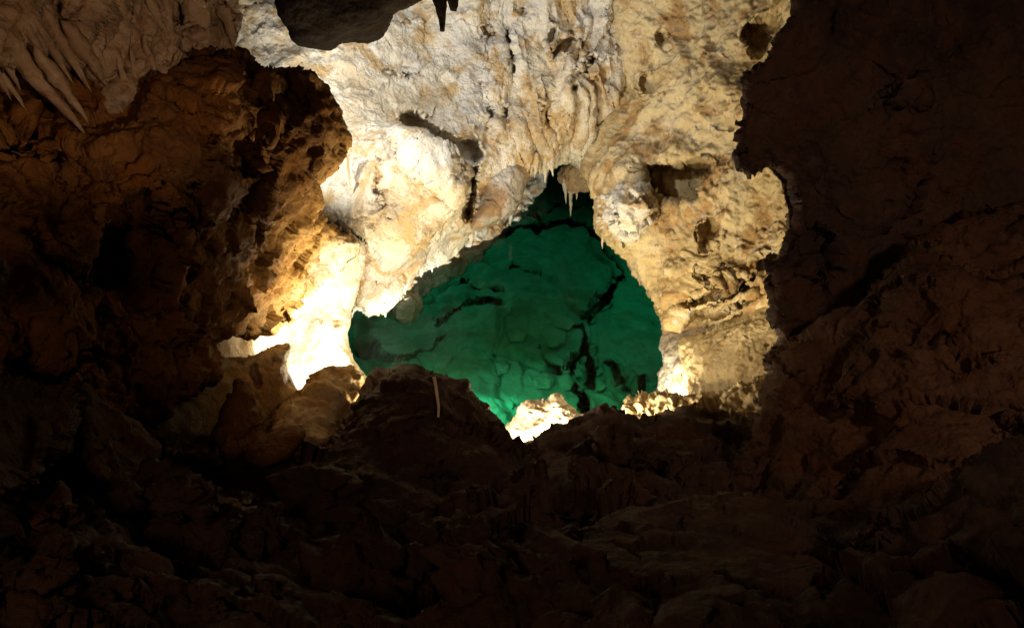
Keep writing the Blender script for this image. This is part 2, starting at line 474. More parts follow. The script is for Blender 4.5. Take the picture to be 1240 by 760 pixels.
# ------------------------------------------------------------------ the setting
# cavern shell: the rest of the chamber all round
def shell():
    n, m = 90, 180
    th = np.linspace(0.001, math.pi - .001, n); ph = np.linspace(0, 2 * math.pi, m, endpoint=False)
    T, PH = np.meshgrid(th, ph, indexing='ij')
    U = np.stack([np.sin(T) * np.cos(PH), np.sin(T) * np.sin(PH), np.cos(T)], -1).reshape(-1, 3)
    V = U * np.array([9.5, 11.5, 6.5])
    V = V + U * (.9 * fbm(V, 3.0, 4, 5) + .5 * fbm(V, 1.0, 3, 8, 'ridge'))[:, None] + np.array([0, 5.0, 2.2])
    q = []
    for i in range(n - 1):
        for j in range(m):
            k = (j + 1) % m
            q.append((i * m + j, i * m + k, (i + 1) * m + k, (i + 1) * m + j))
    o = mesh_object('cavern_wall', V, quads=q, mat=M_BROWN, origin=False)
    return tag(o, 'rough brown rock of the surrounding cavern in the dark', 'cave wall', kind='structure')
shell()

# pool bed
CRACKS = [
 ([(598, 287), (615, 280), (640, 276), (665, 272), (690, 268), (707, 276), (722, 288)], 5, .5),
 ([(640, 258), (655, 262), (661, 272)], 2.5, .25), ([(662, 255), (690, 247), (715, 250)], 2.5, .2),
 ([(720, 288), (732, 305), (742, 320), (752, 332), (745, 347), (732, 360), (720, 375), (707, 390)], 4, .4),
 ([(690, 392), (707, 397), (707, 415), (715, 430), (720, 445), (712, 462)], 5, .5),
 ([(652, 425), (660, 440), (675, 447), (692, 460), (702, 478), (705, 488), (713, 505)], 4.5, .45),
 ([(692, 460), (697, 448), (692, 438), (704, 430), (707, 415)], 3.5, .35),
 ([(530, 395), (545, 380), (566, 368), (602, 363)], 2.5, .3), ([(560, 340), (580, 352), (600, 350)], 3, .25),
 ([(440, 420), (470, 432), (520, 428), (540, 405)], 2, .12), ([(540, 440), (565, 425), (600, 432)], 2.5, .2),
 ([(735, 440), (752, 456), (762, 468)], 3, .3), ([(778, 455), (780, 475)], 2, .3),
 ([(620, 320), (650, 330), (672, 326)], 2, .15), ([(580, 455), (610, 470), (625, 490)], 2.5, .2),
]
BEDC = [(430, 400, 8.5), (500, 440, 8.1), (610, 490, 7.75), (760, 470, 8.0), (640, 340, 9.3), (600, 400, 8.6), (780, 370, 9.6),
     (560, 330, 9.8), (660, 270, 10.9), (690, 230, 11.8), (730, 300, 10.6), (480, 370, 9.3), (660, 420, 8.4), (400, 160, 12.6), (880, 160, 12.6),
     (940, 600, 7.0), (400, 600, 7.0)]
bed = rock('pool_bed', [(360, 130), (900, 130), (960, 330), (950, 620), (380, 620), (330, 420)], BEDC,
     0.0, 1.0, 20, 1.4, BED, M_BED, 11, groove=[(a, b * .72, c * 2.4) for a, b, c in CRACKS], origin=False)
tag(bed, 'cracked pale rock bed under the green water', 'pool bed', kind='structure')

# water body
def water():
    m = water_mat()
    x0, x1, y0, y1, z0 = -4.5, 4.8, 3.2, 12.5, -5.5
    n = 40
    gx = np.linspace(x0, x1, n); gy = np.linspace(y0, y1, n)
    V = []; q = []
    for z in (0.0, z0):
        for y in gy:
            for x in gx: V.append((x, y, z))
    I = lambda k, j, i: k * n * n + j * n + i
    for j in range(n - 1):
        for i in range(n - 1):
            q.append((I(0, j, i), I(0, j, i + 1), I(0, j + 1, i + 1), I(0, j + 1, i)))
            q.append((I(1, j, i), I(1, j + 1, i), I(1, j + 1, i + 1), I(1, j, i + 1)))
    for i in range(n - 1):
        q.append((I(0, 0, i), I(1, 0, i), I(1, 0, i + 1), I(0, 0, i + 1)))
        q.append((I(0, n - 1, i + 1), I(1, n - 1, i + 1), I(1, n - 1, i), I(0, n - 1, i)))
        q.append((I(0, i + 1, 0), I(1, i + 1, 0), I(1, i, 0), I(0, i, 0)))
        q.append((I(0, i, n - 1), I(1, i, n - 1), I(1, i + 1, n - 1), I(0, i + 1, n - 1)))
    o = mesh_object('pool_water', V, quads=q, mat=m, origin=False, smooth_=False)
    tag(o, 'still clear green water of the cave pool', 'water', kind='structure')
water()

# the lit cream wall above the pool
def wall_folds(V, N, px, py):
    # flowstone columns hanging down the upper middle of the wall
    w = smooth((px - 560) / 60) * smooth((780 - px) / 60) * smooth((215 - py) / 70)
    f = fbm(np.stack([px + 14 * fbm(np.stack([px, py, px * 0], 1), 60, 2, 71), py * .16, py * 0], 1), 34, 3, 70, 'billow')
    return V + N * (w * f * .16)[:, None]

wall = rock('cave_wall',
  [(230, -70), (800, -70), (800, 40), (775, 130), (735, 200), (712, 222), (690, 197), (676, 196), (662, 205), (644, 214), (632, 216), (626, 250), (612, 262), (597, 272), (573, 281),
   (568, 296), (555, 308), (542, 322), (532, 318), (512, 331), (503, 338), (484, 362), (473, 373), (464, 382), (440, 382), (436, 375), (430, 378), (422, 392), (428, 350),
   (438, 300), (360, 275), (310, 200), (260, 120), (220, 60)],
  [(240, -60, 7.4), (300, 0, 7.3), (330, 60, 7.2), (420, 60, 7.2), (400, 130, 6.9), (400, 230, 6.7), (440, 255, 6.5), (500, 250, 6.5), (440, 330, 6.75), (440, 375, 7.1), (475, 350, 6.9),
   (545, 190, 6.7), (550, 290, 7.1), (560, 250, 6.7), (575, 235, 7.2), (620, 220, 7.4), (660, 190, 7.5), (700, 170, 7.6), (560, 110, 7.3), (480, 110, 7.1), (640, 60, 7.5), (690, 100, 7.3),
   (740, 40, 7.5), (620, -60, 7.6), (790, 60, 7.7)],
  .35, 1.2, 45, 1.5, WALL, M_CREAM, 21,
  recess=[([(483, 133), (505, 142), (520, 150), (535, 158), (545, 166), (556, 170), (572, 164), (583, 185), (572, 200), (560, 203), (545, 198), (528, 185), (518, 172), (500, 158)], .5, 7), ([(470, 150), (490, 155), (520, 180), (545, 205), (566, 212), (575, 240), (540, 235), (500, 200)], -.16, 26),
          ([(608, 126), (614, 136), (607, 145), (602, 136)], .25, 5), ([(592, 133), (597, 138), (593, 142), (589, 138)], .2, 4),
          ([(664, 68), (686, 42), (698, 62), (682, 66)], .25, 5), ([(578, 40), (600, 38), (595, 56), (580, 58)], .12, 8),
          ([(698, 92), (708, 74), (712, 90), (704, 97)], .2, 5)],
  groove=[([(630, 12), (622, 34), (617, 48)], 5, .35), ([(575, 205), (571, 225), (574, 245), (568, 262)], 6, .5), ([(563, 245), (568, 258)], 4, .25),
          ([(620, 65), (625, 78)], 5, .2), ([(663, 138), (668, 155), (672, 168)], 4, .22), ([(669, 30), (669, 52)], 4, .18), ([(725, 70), (712, 90), (700, 105)], 5, .3),
          ([(400, 268), (425, 283), (440, 292)], 5, .3), ([(455, 225), (462, 245), (468, 262)], 3, .15), ([(520, 75), (500, 95), (470, 88)], 3, .12)],
  origin=False, folds=wall_folds)
tag(wall, 'brightly lit cream limestone wall hanging over the pool', 'cave wall', kind='structure')

# cave floor
floor = rock('cave_floor',
  [(-200, 520), (0, 530), (150, 545), (258, 535), (330, 545), (400, 562), (618, 550), (632, 538), (645, 533), (665, 525), (690, 526), (704, 519), (714, 508), (725, 503), (735, 501),
   (750, 503), (760, 508), (790, 511), (802, 500), (815, 493), (835, 494), (848, 500), (860, 507), (900, 511), (920, 509), (960, 520), (1100, 560), (1450, 560), (1450, 1050), (-200, 1050)],
  [(0, 540, 3.3), (300, 545, 4.3), (500, 560, 4.1), (640, 545, 4.25), (735, 505, 4.6), (900, 510, 4.6), (830, 500, 4.6), (700, 600, 3.5), (300, 640, 3.0), (900, 620, 3.2), (620, 760, 2.2), (100, 760, 2.0), (1200, 760, 2.0),
   (620, 1000, 1.6), (0, 1000, 1.6), (1300, 1000, 1.6), (1300, 600, 2.6)],
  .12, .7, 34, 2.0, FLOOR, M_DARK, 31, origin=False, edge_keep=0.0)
tag(floor, 'dark rough rock floor sloping down to the pool', 'cave floor', kind='structure')

# ------------------------------------------------------------------ rock masses (things)
def T(o, label, cat, group=None): return tag(o, label, cat, group)

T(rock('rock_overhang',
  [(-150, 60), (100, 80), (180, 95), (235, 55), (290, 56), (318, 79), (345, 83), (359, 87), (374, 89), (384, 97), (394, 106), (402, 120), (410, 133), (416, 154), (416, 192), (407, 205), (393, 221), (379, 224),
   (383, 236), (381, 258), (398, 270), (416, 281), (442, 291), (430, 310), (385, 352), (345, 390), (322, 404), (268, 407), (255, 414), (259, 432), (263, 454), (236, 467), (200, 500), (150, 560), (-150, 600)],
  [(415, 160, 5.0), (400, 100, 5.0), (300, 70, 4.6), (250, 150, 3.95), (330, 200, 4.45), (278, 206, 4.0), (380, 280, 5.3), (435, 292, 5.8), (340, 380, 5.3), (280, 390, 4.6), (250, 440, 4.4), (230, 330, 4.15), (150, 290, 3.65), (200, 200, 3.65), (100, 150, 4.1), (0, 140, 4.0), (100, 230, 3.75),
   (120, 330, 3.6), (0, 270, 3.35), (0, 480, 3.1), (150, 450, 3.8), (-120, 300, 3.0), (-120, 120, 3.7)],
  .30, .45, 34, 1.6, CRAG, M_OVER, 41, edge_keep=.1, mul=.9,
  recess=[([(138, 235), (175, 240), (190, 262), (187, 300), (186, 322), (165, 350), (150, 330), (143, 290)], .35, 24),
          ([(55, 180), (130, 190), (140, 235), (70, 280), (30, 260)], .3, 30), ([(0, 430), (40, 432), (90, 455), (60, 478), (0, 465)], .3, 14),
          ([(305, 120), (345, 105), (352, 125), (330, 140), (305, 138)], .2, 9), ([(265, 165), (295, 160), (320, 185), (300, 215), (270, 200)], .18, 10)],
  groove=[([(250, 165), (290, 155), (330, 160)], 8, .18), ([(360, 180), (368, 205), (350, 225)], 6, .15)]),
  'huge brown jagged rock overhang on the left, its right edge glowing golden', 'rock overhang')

T(rock('alcove_wall',
  [(250, 395), (300, 380), (340, 370), (380, 320), (425, 280), (445, 300), (438, 340), (428, 372), (424, 392), (421, 405), (425, 425), (430, 440), (447, 462), (458, 474), (450, 520), (380, 560), (300, 520), (250, 440)],
  [(430, 300, 6.1), (430, 380, 6.2), (400, 400, 6.0), (350, 400, 6.15), (270, 415, 5.6), (330, 420, 6.1), (440, 460, 5.9), (380, 520, 5.7)],
  .2, .7, 14, 1.4, SOFT, M_WHITE, 51, mul=.7),
  'white glaring alcove wall at the left edge of the pool', 'rock wall')

T(rock('tan_rock_wall',
  [(120, 480), (235, 462), (256, 440), (262, 430), (275, 430), (290, 432), (310, 429), (330, 421), (353, 416), (350, 428), (346, 438), (351, 452), (364, 474), (372, 500), (345, 530), (250, 540), (150, 530)],
  [(150, 500, 4.2), (260, 460, 4.75), (350, 420, 5.13), (365, 480, 5.1), (300, 500, 4.9)],
  .12, .6, 16, 1.4, SOFT, M_OCHRE, 61, mul=.7, recess=[([(300, 447), (310, 440), (312, 455), (318, 465), (306, 470)], .08, 8), ([(325, 437), (334, 434), (335, 445), (328, 447)], .07, 6)]),
  'smooth tan rock wall lit golden behind the small rounded boulder', 'rock wall')

def curtain_folds(V, N, px, py):
    f = fbm(np.stack([px + .45 * py, py * .10, py * 0], 1), 26, 3, 77, 'billow')
    return V + N * (f * .05)[:, None]
CURT = T(rock('hanging_curtain_rock',
  [(-150, -80), (300, -80), (293, 0), (291, 48), (276, 60), (255, 66), (240, 66), (234, 80), (226, 93), (205, 104), (176, 121), (172, 130), (150, 133), (129, 136), (127, 112), (120, 82), (95, 74), (60, 72), (30, 76), (0, 84), (-150, 90)],
  [(-100, 0, 3.3), (0, 0, 3.7), (120, 20, 4.0), (250, 0, 4.3), (285, 40, 4.4), (230, 80, 4.1), (150, 125, 4.0), (20, 110, 3.6), (-100, 120, 3.2)],
  .15, .8, 20, 1.4, [('fbm', .7, .14, 2), ('ridge', .35, .06, 3), ('flake', .14, .025, 2), ('fbm', .07, .022, 4)], M_DRIP, 71, folds=curtain_folds, mul=.6, edge_keep=.1,
  recess=[([(132, 74), (150, 72), (163, 85), (172, 95), (158, 101), (134, 100)], .22, 6), ([(60, 5), (72, 2), (95, 38), (90, 44)], .16, 6), ([(262, 8), (275, 15), (290, 55), (268, 70), (255, 60)], .14, 8),
          ([(205, 0), (232, 0), (228, 20), (212, 22)], .12, 8), ([(212, 52), (232, 44), (248, 68), (236, 78)], .1, 10)],
  groove=[([(140, 108), (147, 130)], 4, .06), ([(152, 104), (160, 126)], 4, .06), ([(165, 100), (172, 122)], 4, .05), ([(130, 112), (134, 134)], 4, .06)]),
  'grey brown curtain of flowstone hanging in the top left corner', 'flowstone')

T(rock('ceiling_lump',
  [(325, -80), (540, -80), (512, 0), (497, 7), (476, 15), (473, 27), (463, 41), (448, 48), (440, 51), (425, 49), (414, 51), (404, 60), (390, 61), (373, 57), (356, 51), (352, 34), (342, 24), (334, 0)],
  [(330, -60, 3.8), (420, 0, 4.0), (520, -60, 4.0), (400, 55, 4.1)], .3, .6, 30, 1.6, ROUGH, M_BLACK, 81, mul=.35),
  'dark knobbly lump of ceiling rock hanging into the frame at the top', 'ceiling rock')

OCH = [('fbm', .9, .14, 2), ('ridge', .45, .05, 3), ('flake', .26, .035, 3), ('cell', .14, .016, 1), ('fbm', .09, .024, 5), ('flake', .10, .022, 2), ('pit', .08, .03, 1)]
T(rock('rock_pillar',
  [(735, -80), (1060, -80), (1060, 440), (965, 470), (960, 392), (900, 386), (868, 398), (845, 396), (815, 404), (802, 380), (795, 360), (782, 347), (768, 330), (758, 310), (745, 296), (730, 285), (720, 272),
   (722, 245), (714, 225), (703, 205), (716, 180), (736, 120), (748, 60)],
  [(745, 0, 7.5), (760, 120, 7.3), (710, 200, 7.4), (740, 260, 7.0), (780, 330, 7.0), (830, 280, 6.7), (840, 180, 6.8), (850, 60, 7.0), (940, 0, 6.6), (930, 150, 6.5), (930, 300, 6.2), (880, 350, 6.3), (815, 390, 6.7), (1040, 200, 6.1)],
  .35, .9, 36, 1.5, OCH, M_OCHRE, 91,
  recess=[([(772, 198), (800, 195), (822, 196), (858, 197), (863, 209), (846, 219), (845, 241), (815, 249), (800, 245), (788, 244), (776, 228)], .55, 7),
          ([(898, 33), (920, 22), (956, 10), (966, 40), (940, 58), (918, 66), (905, 62)], .45, 8),
          ([(848, 270), (862, 266), (866, 282), (856, 300), (846, 290)], .2, 6), ([(915, 318), (935, 308), (950, 318), (946, 334), (928, 326)], .3, 6),
          ([(770, 95), (800, 90), (800, 105), (778, 108)], .12, 8), ([(880, 345), (895, 338), (893, 350)], .14, 4), ([(793, 50), (800, 38), (808, 52)], .14, 5)],
  groove=[([(736, 130), (722, 160), (706, 190)], 6, .3), ([(805, 372), (850, 362), (892, 350), (935, 346)], 5, .3), ([(812, 396), (850, 384), (890, 372), (930, 358)], 6, .25), ([(800, 340), (840, 330), (880, 338)], 4, .15), ([(840, 362), (870, 352), (886, 345)], 4, .2), ([(915, 340), (918, 352), (925, 360)], 4, .2)]),
  'tall ochre rock pillar right of the pool, pitted and yellow lit', 'rock pillar')

T(rock('knobbly_rock', [(724, 238), (735, 228), (750, 222), (768, 220), (782, 228), (790, 242), (792, 260), (788, 275), (778, 285), (764, 290), (750, 296), (738, 288), (727, 275), (722, 258)],
  [(730, 240, 6.8), (785, 240, 6.6), (760, 285, 6.7), (730, 275, 6.8)], .28, .35, 30, 1.2, [('block', .30, .12, 1), ('block', .13, .05, 1), ('flake', .2, .03, 2), ('fbm', .10, .04, 5), ('pit', .1, .04, 1)], M_CREAM, 101),
  'bright cream rock knob jutting out beside the dark niche', 'rock knob')

T(rock('rock_lobe', [(573, 218), (580, 200), (592, 190), (606, 186), (622, 182), (640, 190), (648, 205), (641, 216), (634, 228), (629, 245), (620, 258), (604, 266), (588, 274), (575, 278), (568, 270), (572, 248)],
  [(580, 210, 7.2), (630, 200, 7.3), (590, 265, 7.0), (630, 240, 7.2)], .30, .5, 26, 1.2, WALL, M_GREY, 111, mul=.55),
  'grey lobe of knobbly rock left of the arch top', 'rock lobe')

T(rock('inner_wall', [(470, 350), (500, 318), (540, 296), (570, 268), (600, 250), (625, 228), (640, 205), (668, 190), (664, 215), (655, 236), (642, 250), (632, 262), (621, 272), (612, 277), (600, 290), (588, 304), (580, 318), (566, 323), (558, 334), (542, 340), (520, 358), (506, 372), (494, 388), (486, 395), (478, 385)],
  [(480, 385, 7.6), (510, 360, 7.9), (560, 315, 8.4), (600, 275, 8.7), (640, 230, 9.3), (660, 195, 9.6)], .05, .5, 24, 1.2, [('fbm', .5, .12, 3), ('block', .25, .06, 1), ('fbm', .12, .04, 4)], M_GREY, 121, edge_keep=.9),
  'shaded bluish inner rock dipping into the water under the wall', 'rock wall')

T(rock('hanging_block', [(674, 214), (683, 200), (700, 193), (716, 190), (722, 205), (720, 228), (712, 234), (700, 232), (690, 236), (680, 226)],
  [(690, 210, 8.35), (715, 215, 8.15), (690, 230, 8.35)], .2, .5, 16, 1.1, CRAG, M_DRIP, 131, mul=.45),
  'reddish grey rock block wedged in the top of the arch', 'rock block')

T(rock('shore_boulder', [(822, 478), (827, 455), (823, 436), (821, 420), (827, 410), (838, 405), (848, 401), (862, 398), (880, 391), (900, 381), (922, 366), (960, 362), (990, 420), (960, 520), (850, 520)],
  [(825, 450, 6.3), (835, 410, 6.35), (880, 440, 5.85), (940, 380, 5.8), (950, 500, 5.5), (850, 510, 5.9)], .25, .8, 34, 1.3, [('fbm', .8, .08, 3), ('block', .4, .03, 1), ('fbm', .14, .03, 5), ('flake', .12, .02, 2), ('pit', .10, .03, 1)], M_PALE, 141, mul=.8),
  'large smooth pale boulder at the right shore of the pool', 'boulder')

T(rock('rim_wall', [(765, 320), (790, 345), (815, 380), (870, 385), (930, 355), (965, 350), (965, 420), (830, 430), (828, 455), (832, 490), (793, 495), (792, 476), (796, 462), (793, 452), (803, 440), (802, 425), (806, 408), (802, 395), (805, 378), (797, 365), (786, 352)],
  [(780, 335, 7.1), (810, 400, 6.8), (800, 470, 6.6), (870, 395, 6.3), (940, 370, 6.1), (825, 440, 6.5)], .1, .7, 12, 1.2, [('fbm', .5, .08, 2), ('cell', .16, .03, 1), ('fbm', .06, .018, 3), ('flake', .14, .03, 2)], M_GREY, 151, mul=.8,
  recess=[([(832, 362), (860, 355), (885, 350), (880, 362), (850, 372)], .08, 8)]),
  'greyish brown rim of rock rising from the water on the right', 'rock wall')

T(rock('shore_rock', [(756, 490), (761, 484), (766, 480), (780, 476), (790, 480), (805, 477), (826, 478), (845, 484), (870, 477), (895, 467), (915, 457), (940, 452), (950, 560), (770, 560), (758, 505)],
  [(760, 490, 5.5), (800, 490, 5.3), (860, 490, 5.2), (930, 470, 5.1), (850, 550, 4.9)], .15, .7, 16, 1.2, [('fbm', .5, .08, 2), ('block', .15, .05, 1), ('cell', .07, .025, 1), ('fbm', .08, .025, 4)], M_PALE, 161),
  'low yellow pebbly rock bank below the pale boulder', 'rock')

T(rock('lit_rock', [(608, 518), (617, 508), (627, 500), (627, 492), (635, 487), (647, 486), (658, 486), (664, 482), (667, 476), (674, 474), (681, 478), (683, 486), (690, 492), (698, 500), (710, 503), (712, 530), (690, 580), (630, 590), (608, 550)],
  [(615, 520, 5.6), (674, 480, 5.75), (700, 510, 5.7), (650, 540, 5.45), (650, 585, 5.3)], .14, .4, 16, 1.1, [('fbm', .5, .05, 2), ('block', .22, .05, 1), ('fbm', .10, .03, 5), ('pit', .06, .02, 1)], M_WHITE, 171, rounded=2),
  'white rock glaring in the lamplight at the near edge of the pool', 'rock')
T(rock('lit_stone', [(716, 507), (722, 500), (730, 497), (737, 498), (746, 504), (750, 525), (716, 525)], [(720, 505, 5.4), (735, 500, 5.4), (735, 520, 5.3)], .08, .15, 10, 1.1, SOFT, M_WHITE, 181, mul=.3),
  'tiny white stone just showing above the dark ridge', 'stone')

BIG = T(rock('ridge_boulder', [(390, 556), (396, 541), (405, 527), (414, 514), (424, 503), (432, 494), (445, 480), (455, 471), (467, 462), (477, 456), (488, 452), (499, 451), (507, 457), (515, 459), (526, 456), (540, 459), (553, 460), (566, 458),
   (572, 468), (575, 474), (585, 481), (593, 487), (601, 496), (607, 505), (614, 518), (620, 532), (628, 546), (650, 600), (600, 650), (450, 650), (390, 600)],
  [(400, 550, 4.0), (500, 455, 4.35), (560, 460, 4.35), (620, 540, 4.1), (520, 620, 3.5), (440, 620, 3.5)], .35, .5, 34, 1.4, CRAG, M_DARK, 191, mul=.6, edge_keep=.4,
  recess=[([(500, 575), (560, 570), (530, 600)], .12, 12)]),
  'big dark boulder in the middle with a pale rod on it', 'boulder')
T(rock('ridge_boulder', [(330, 510), (337, 497), (344, 485), (354, 479), (363, 475), (368, 467), (373, 460), (378, 454), (384, 450), (394, 445), (405, 446), (414, 447), (426, 446), (433, 452), (442, 459), (457, 472), (448, 482), (440, 492), (428, 508), (418, 522), (400, 560), (370, 575), (325, 565)],
  [(340, 500, 4.7), (395, 450, 4.95), (450, 470, 5.1), (400, 560, 4.3), (340, 560, 4.35)], .3, .4, 30, 1.2, [('fbm', .5, .10, 2), ('ridge', .3, .05, 3), ('cell', .10, .035, 1), ('fbm', .05, .014, 3), ('pit', .06, .03, 1)], M_OCHRE, 201, mul=.55),
  'pitted boulder left of the dark one, its right side lit', 'boulder')
T(rock('ridge_boulder', [(256, 535), (259, 524), (262, 513), (266, 501), (271, 491), (278, 482), (284, 476), (286, 468), (288, 462), (294, 460), (299, 462), (302, 469), (305, 475), (309, 487), (316, 496), (321, 513), (320, 540), (290, 560), (260, 555)],
  [(265, 520, 4.2), (293, 465, 4.35), (315, 510, 4.3), (290, 550, 4.05)], .2, .3, 22, 1.2, CRAG, M_BROWN, 211, mul=.5),
  'small upright boulder with a knob on top before the tan wall', 'boulder')
T(rock('ridge_boulder', [(296, 540), (310, 530), (322, 526), (334, 520), (347, 515), (363, 515), (371, 523), (369, 535), (358, 548), (345, 560), (310, 568), (292, 556)],
  [(300, 540, 4.0), (360, 520, 4.05), (330, 560, 3.85)], .15, .3, 18, 1.2, ROUGH, M_BROWN, 221, mul=.28),
  'low brown stone lying at the foot of the pitted boulder', 'boulder')

RDK = [('fbm', .9, .16, 3), ('block', .60, .09, 1), ('ridge', .5, .05, 3), ('fbm', .28, .05, 5), ('fbm', .09, .025, 4)]
T(rock('rock_buttress',
  [(960, -90), (1420, -90), (1420, 500), (1100, 520), (950, 500), (930, 430), (947, 411), (945, 398), (933, 381), (932, 361), (942, 350), (940, 337), (930, 328), (919, 321), (940, 311), (950, 290), (956, 270), (954, 250), (950, 232), (946, 222), (933, 211), (924, 206),
   (914, 214), (907, 220), (899, 213), (888, 205), (889, 190), (890, 170), (891, 157), (896, 142), (899, 130), (901, 110), (903, 92), (912, 82), (919, 76), (928, 64), (937, 54), (948, 44), (955, 31), (963, 18)],
  fwd([(965, 0, 3.9), (900, 150, 3.9), (950, 260, 3.95), (940, 420, 3.95), (1100, 100, 4.0), (1100, 300, 4.05), (1240, 50, 4.1), (1240, 250, 4.1), (1400, 200, 4.1), (1100, 480, 4.0), (1400, 450, 4.1)]),
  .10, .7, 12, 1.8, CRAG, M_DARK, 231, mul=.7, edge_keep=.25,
  recess=[([(985, 275), (1010, 290), (1012, 330), (990, 345), (978, 310)], .15, 10)]),
  'towering dark rock buttress filling the upper right of the frame', 'rock buttress')
T(rock('rock_ledge',
  [(917, 520), (921, 500), (919, 482), (925, 461), (918, 441), (921, 426), (935, 418), (950, 410), (970, 398), (1000, 385), (1030, 376), (1045, 365), (1060, 348), (1072, 330), (1088, 308), (1097, 298), (1110, 288), (1130, 276), (1150, 268), (1172, 262), (1200, 257), (1240, 250), (1420, 240), (1420, 900), (1000, 900), (940, 640), (915, 560)],
  fwd([(925, 440, 3.75), (930, 520, 3.7), (1000, 400, 3.7), (1080, 330, 3.6), (1150, 280, 3.6), (1240, 260, 3.6), (1240, 350, 3.3), (1080, 410, 3.4), (1240, 500, 3.0), (1000, 600, 3.1), (1240, 760, 2.2), (1000, 860, 2.2), (1400, 600, 2.6), (1400, 250, 3.6)]),
  .25, .8, 50, 1.8, CRAG, M_LEDGE, 241, mul=.75, edge_keep=.1,
  groove=[([(1060, 370), (1100, 350), (1150, 345), (1240, 335)], 8, .12), ([(1215, 500), (1232, 520), (1238, 560)], 8, .12), ([(1150, 420), (1170, 450), (1200, 445)], 10, .08)]),
  'reddish dark rock ledge rising at the lower right of the frame', 'rock ledge')
T(rock('floor_slab', [(640, 740), (660, 700), (680, 672), (708, 648), (730, 630), (755, 613), (775, 607), (796, 602), (848, 600), (889, 605), (940, 608), (958, 617), (972, 628), (1013, 670), (1049, 695), (1060, 737), (1055, 790), (980, 880), (700, 880), (640, 800)],
  [(720, 650, 2.75), (850, 605, 3.0), (1000, 660, 2.7), (850, 760, 2.0), (850, 880, 1.7)], .18, .4, 40, 1.8, FLOOR, M_DARK, 251, mul=.55),
  'broad low dark slab of rock lying in the foreground', 'rock slab')

LOW = [  # dark rocks heaped at the lower left
 ([(-120, 450), (0, 462), (25, 470), (45, 482), (75, 476), (95, 490), (98, 515), (80, 560), (40, 600), (-120, 620)], [(0, 480, 2.7), (90, 500, 2.9), (0, 590, 2.3)], 'wide brown rock at the left edge under the overhang'),
 ([(88, 470), (100, 455), (108, 458), (118, 480), (130, 490), (145, 500), (165, 512), (185, 530), (190, 555), (170, 585), (120, 590), (98, 560), (92, 510)], [(105, 470, 3.3), (180, 540, 3.3), (110, 580, 2.8)], 'tapering brown rock leaning beside the wide left edge rock'),
 ([(60, 585), (75, 578), (86, 600), (84, 625), (70, 640), (50, 630)], [(70, 590, 2.5), (80, 620, 2.45), (60, 630, 2.4)], 'small upright brown stone low on the left'),
 ([(-60, 655), (0, 660), (15, 668), (22, 690), (10, 705), (-60, 720)], [(0, 665, 2.2), (20, 690, 2.2), (-40, 700, 2.1)], 'rounded dark stone cut by the left frame edge'),
 ([(95, 700), (120, 680), (150, 665), (180, 672), (205, 685), (200, 710), (160, 730), (110, 725)], [(110, 700, 2.3), (190, 690, 2.35), (150, 725, 2.2)], 'flat dark stone on the floor at the lower left'),
 ([(-100, 300), (0, 306), (9, 315), (12, 330), (8, 345), (0, 352), (-100, 360)], [(0, 310, 2.5), (8, 345, 2.5), (-60, 330, 2.4)], 'small brown knob poking in at the left frame edge'),
 ([(200, 600), (240, 590), (280, 596), (300, 615), (280, 640), (230, 645), (205, 625)], [(220, 605, 3.0), (280, 610, 3.05), (240, 640, 2.8)], 'broad low stone half sunk in the left floor'),
]
for k, (ol, ct, lb) in enumerate(LOW):
    T(rock('dark_rock', ol, ct, .14, .3, 18, 1.5, FLOOR, M_LEDGE, 300 + 13 * k, mul=.5), lb, 'rock', 'dark rocks heaped at the lower left')

# submerged stones on the bed
SUB = [
 ([(640, 398), (655, 394), (672, 398), (686, 404), (684, 416), (668, 424), (650, 420), (638, 410)], 7.9, 'pale flat slab under the water in the middle of the pool'),
 ([(655, 380), (672, 378), (690, 384), (700, 392), (690, 402), (668, 398)], 8.1, 'tilted pale slab under the water just above the middle slab'),
 ([(597, 438), (610, 434), (620, 440), (618, 452), (603, 455)], 7.6, 'small pale stone under the water left of the slabs'),
 ([(612, 400), (628, 396), (640, 404), (634, 416), (616, 416)], 7.9, 'rounded green stone under the water touching the middle slab'),
 ([(560, 400), (585, 392), (600, 402), (592, 420), (566, 420)], 8.1, 'dim rounded stone under the water left of the middle'),
 ([(640, 455), (658, 450), (672, 458), (668, 472), (648, 474)], 7.35, 'round dark stone under the water behind the white glaring rock'),
 ([(505, 430), (530, 424), (548, 434), (540, 448), (512, 450)], 7.7, 'low stone under the water near the big dark boulder'),
 ([(675, 455), (688, 452), (696, 462), (690, 476), (676, 474)], 7.3, 'small stone under the water beside the forked crack'),
]
for k, (ol, D, lb) in enumerate(SUB):
    c = np.mean(ol, 0); D = hit(bed, c[0], c[1], D + .4)
    T(rock('submerged_stone', ol, [(c[0], c[1] - 20, D + .12), (c[0] - 20, c[1], D), (c[0] + 20, c[1] + 4, D - .06)], .07, .25, 7, 1.2, [('fbm', .4, .06, 2), ('flake', .2, .05, 2), ('fbm', .07, .02, 4)], M_BED, 500 + 11 * k, mul=.5, rounded=0), lb, 'stone', 'stones lying on the pool bed')

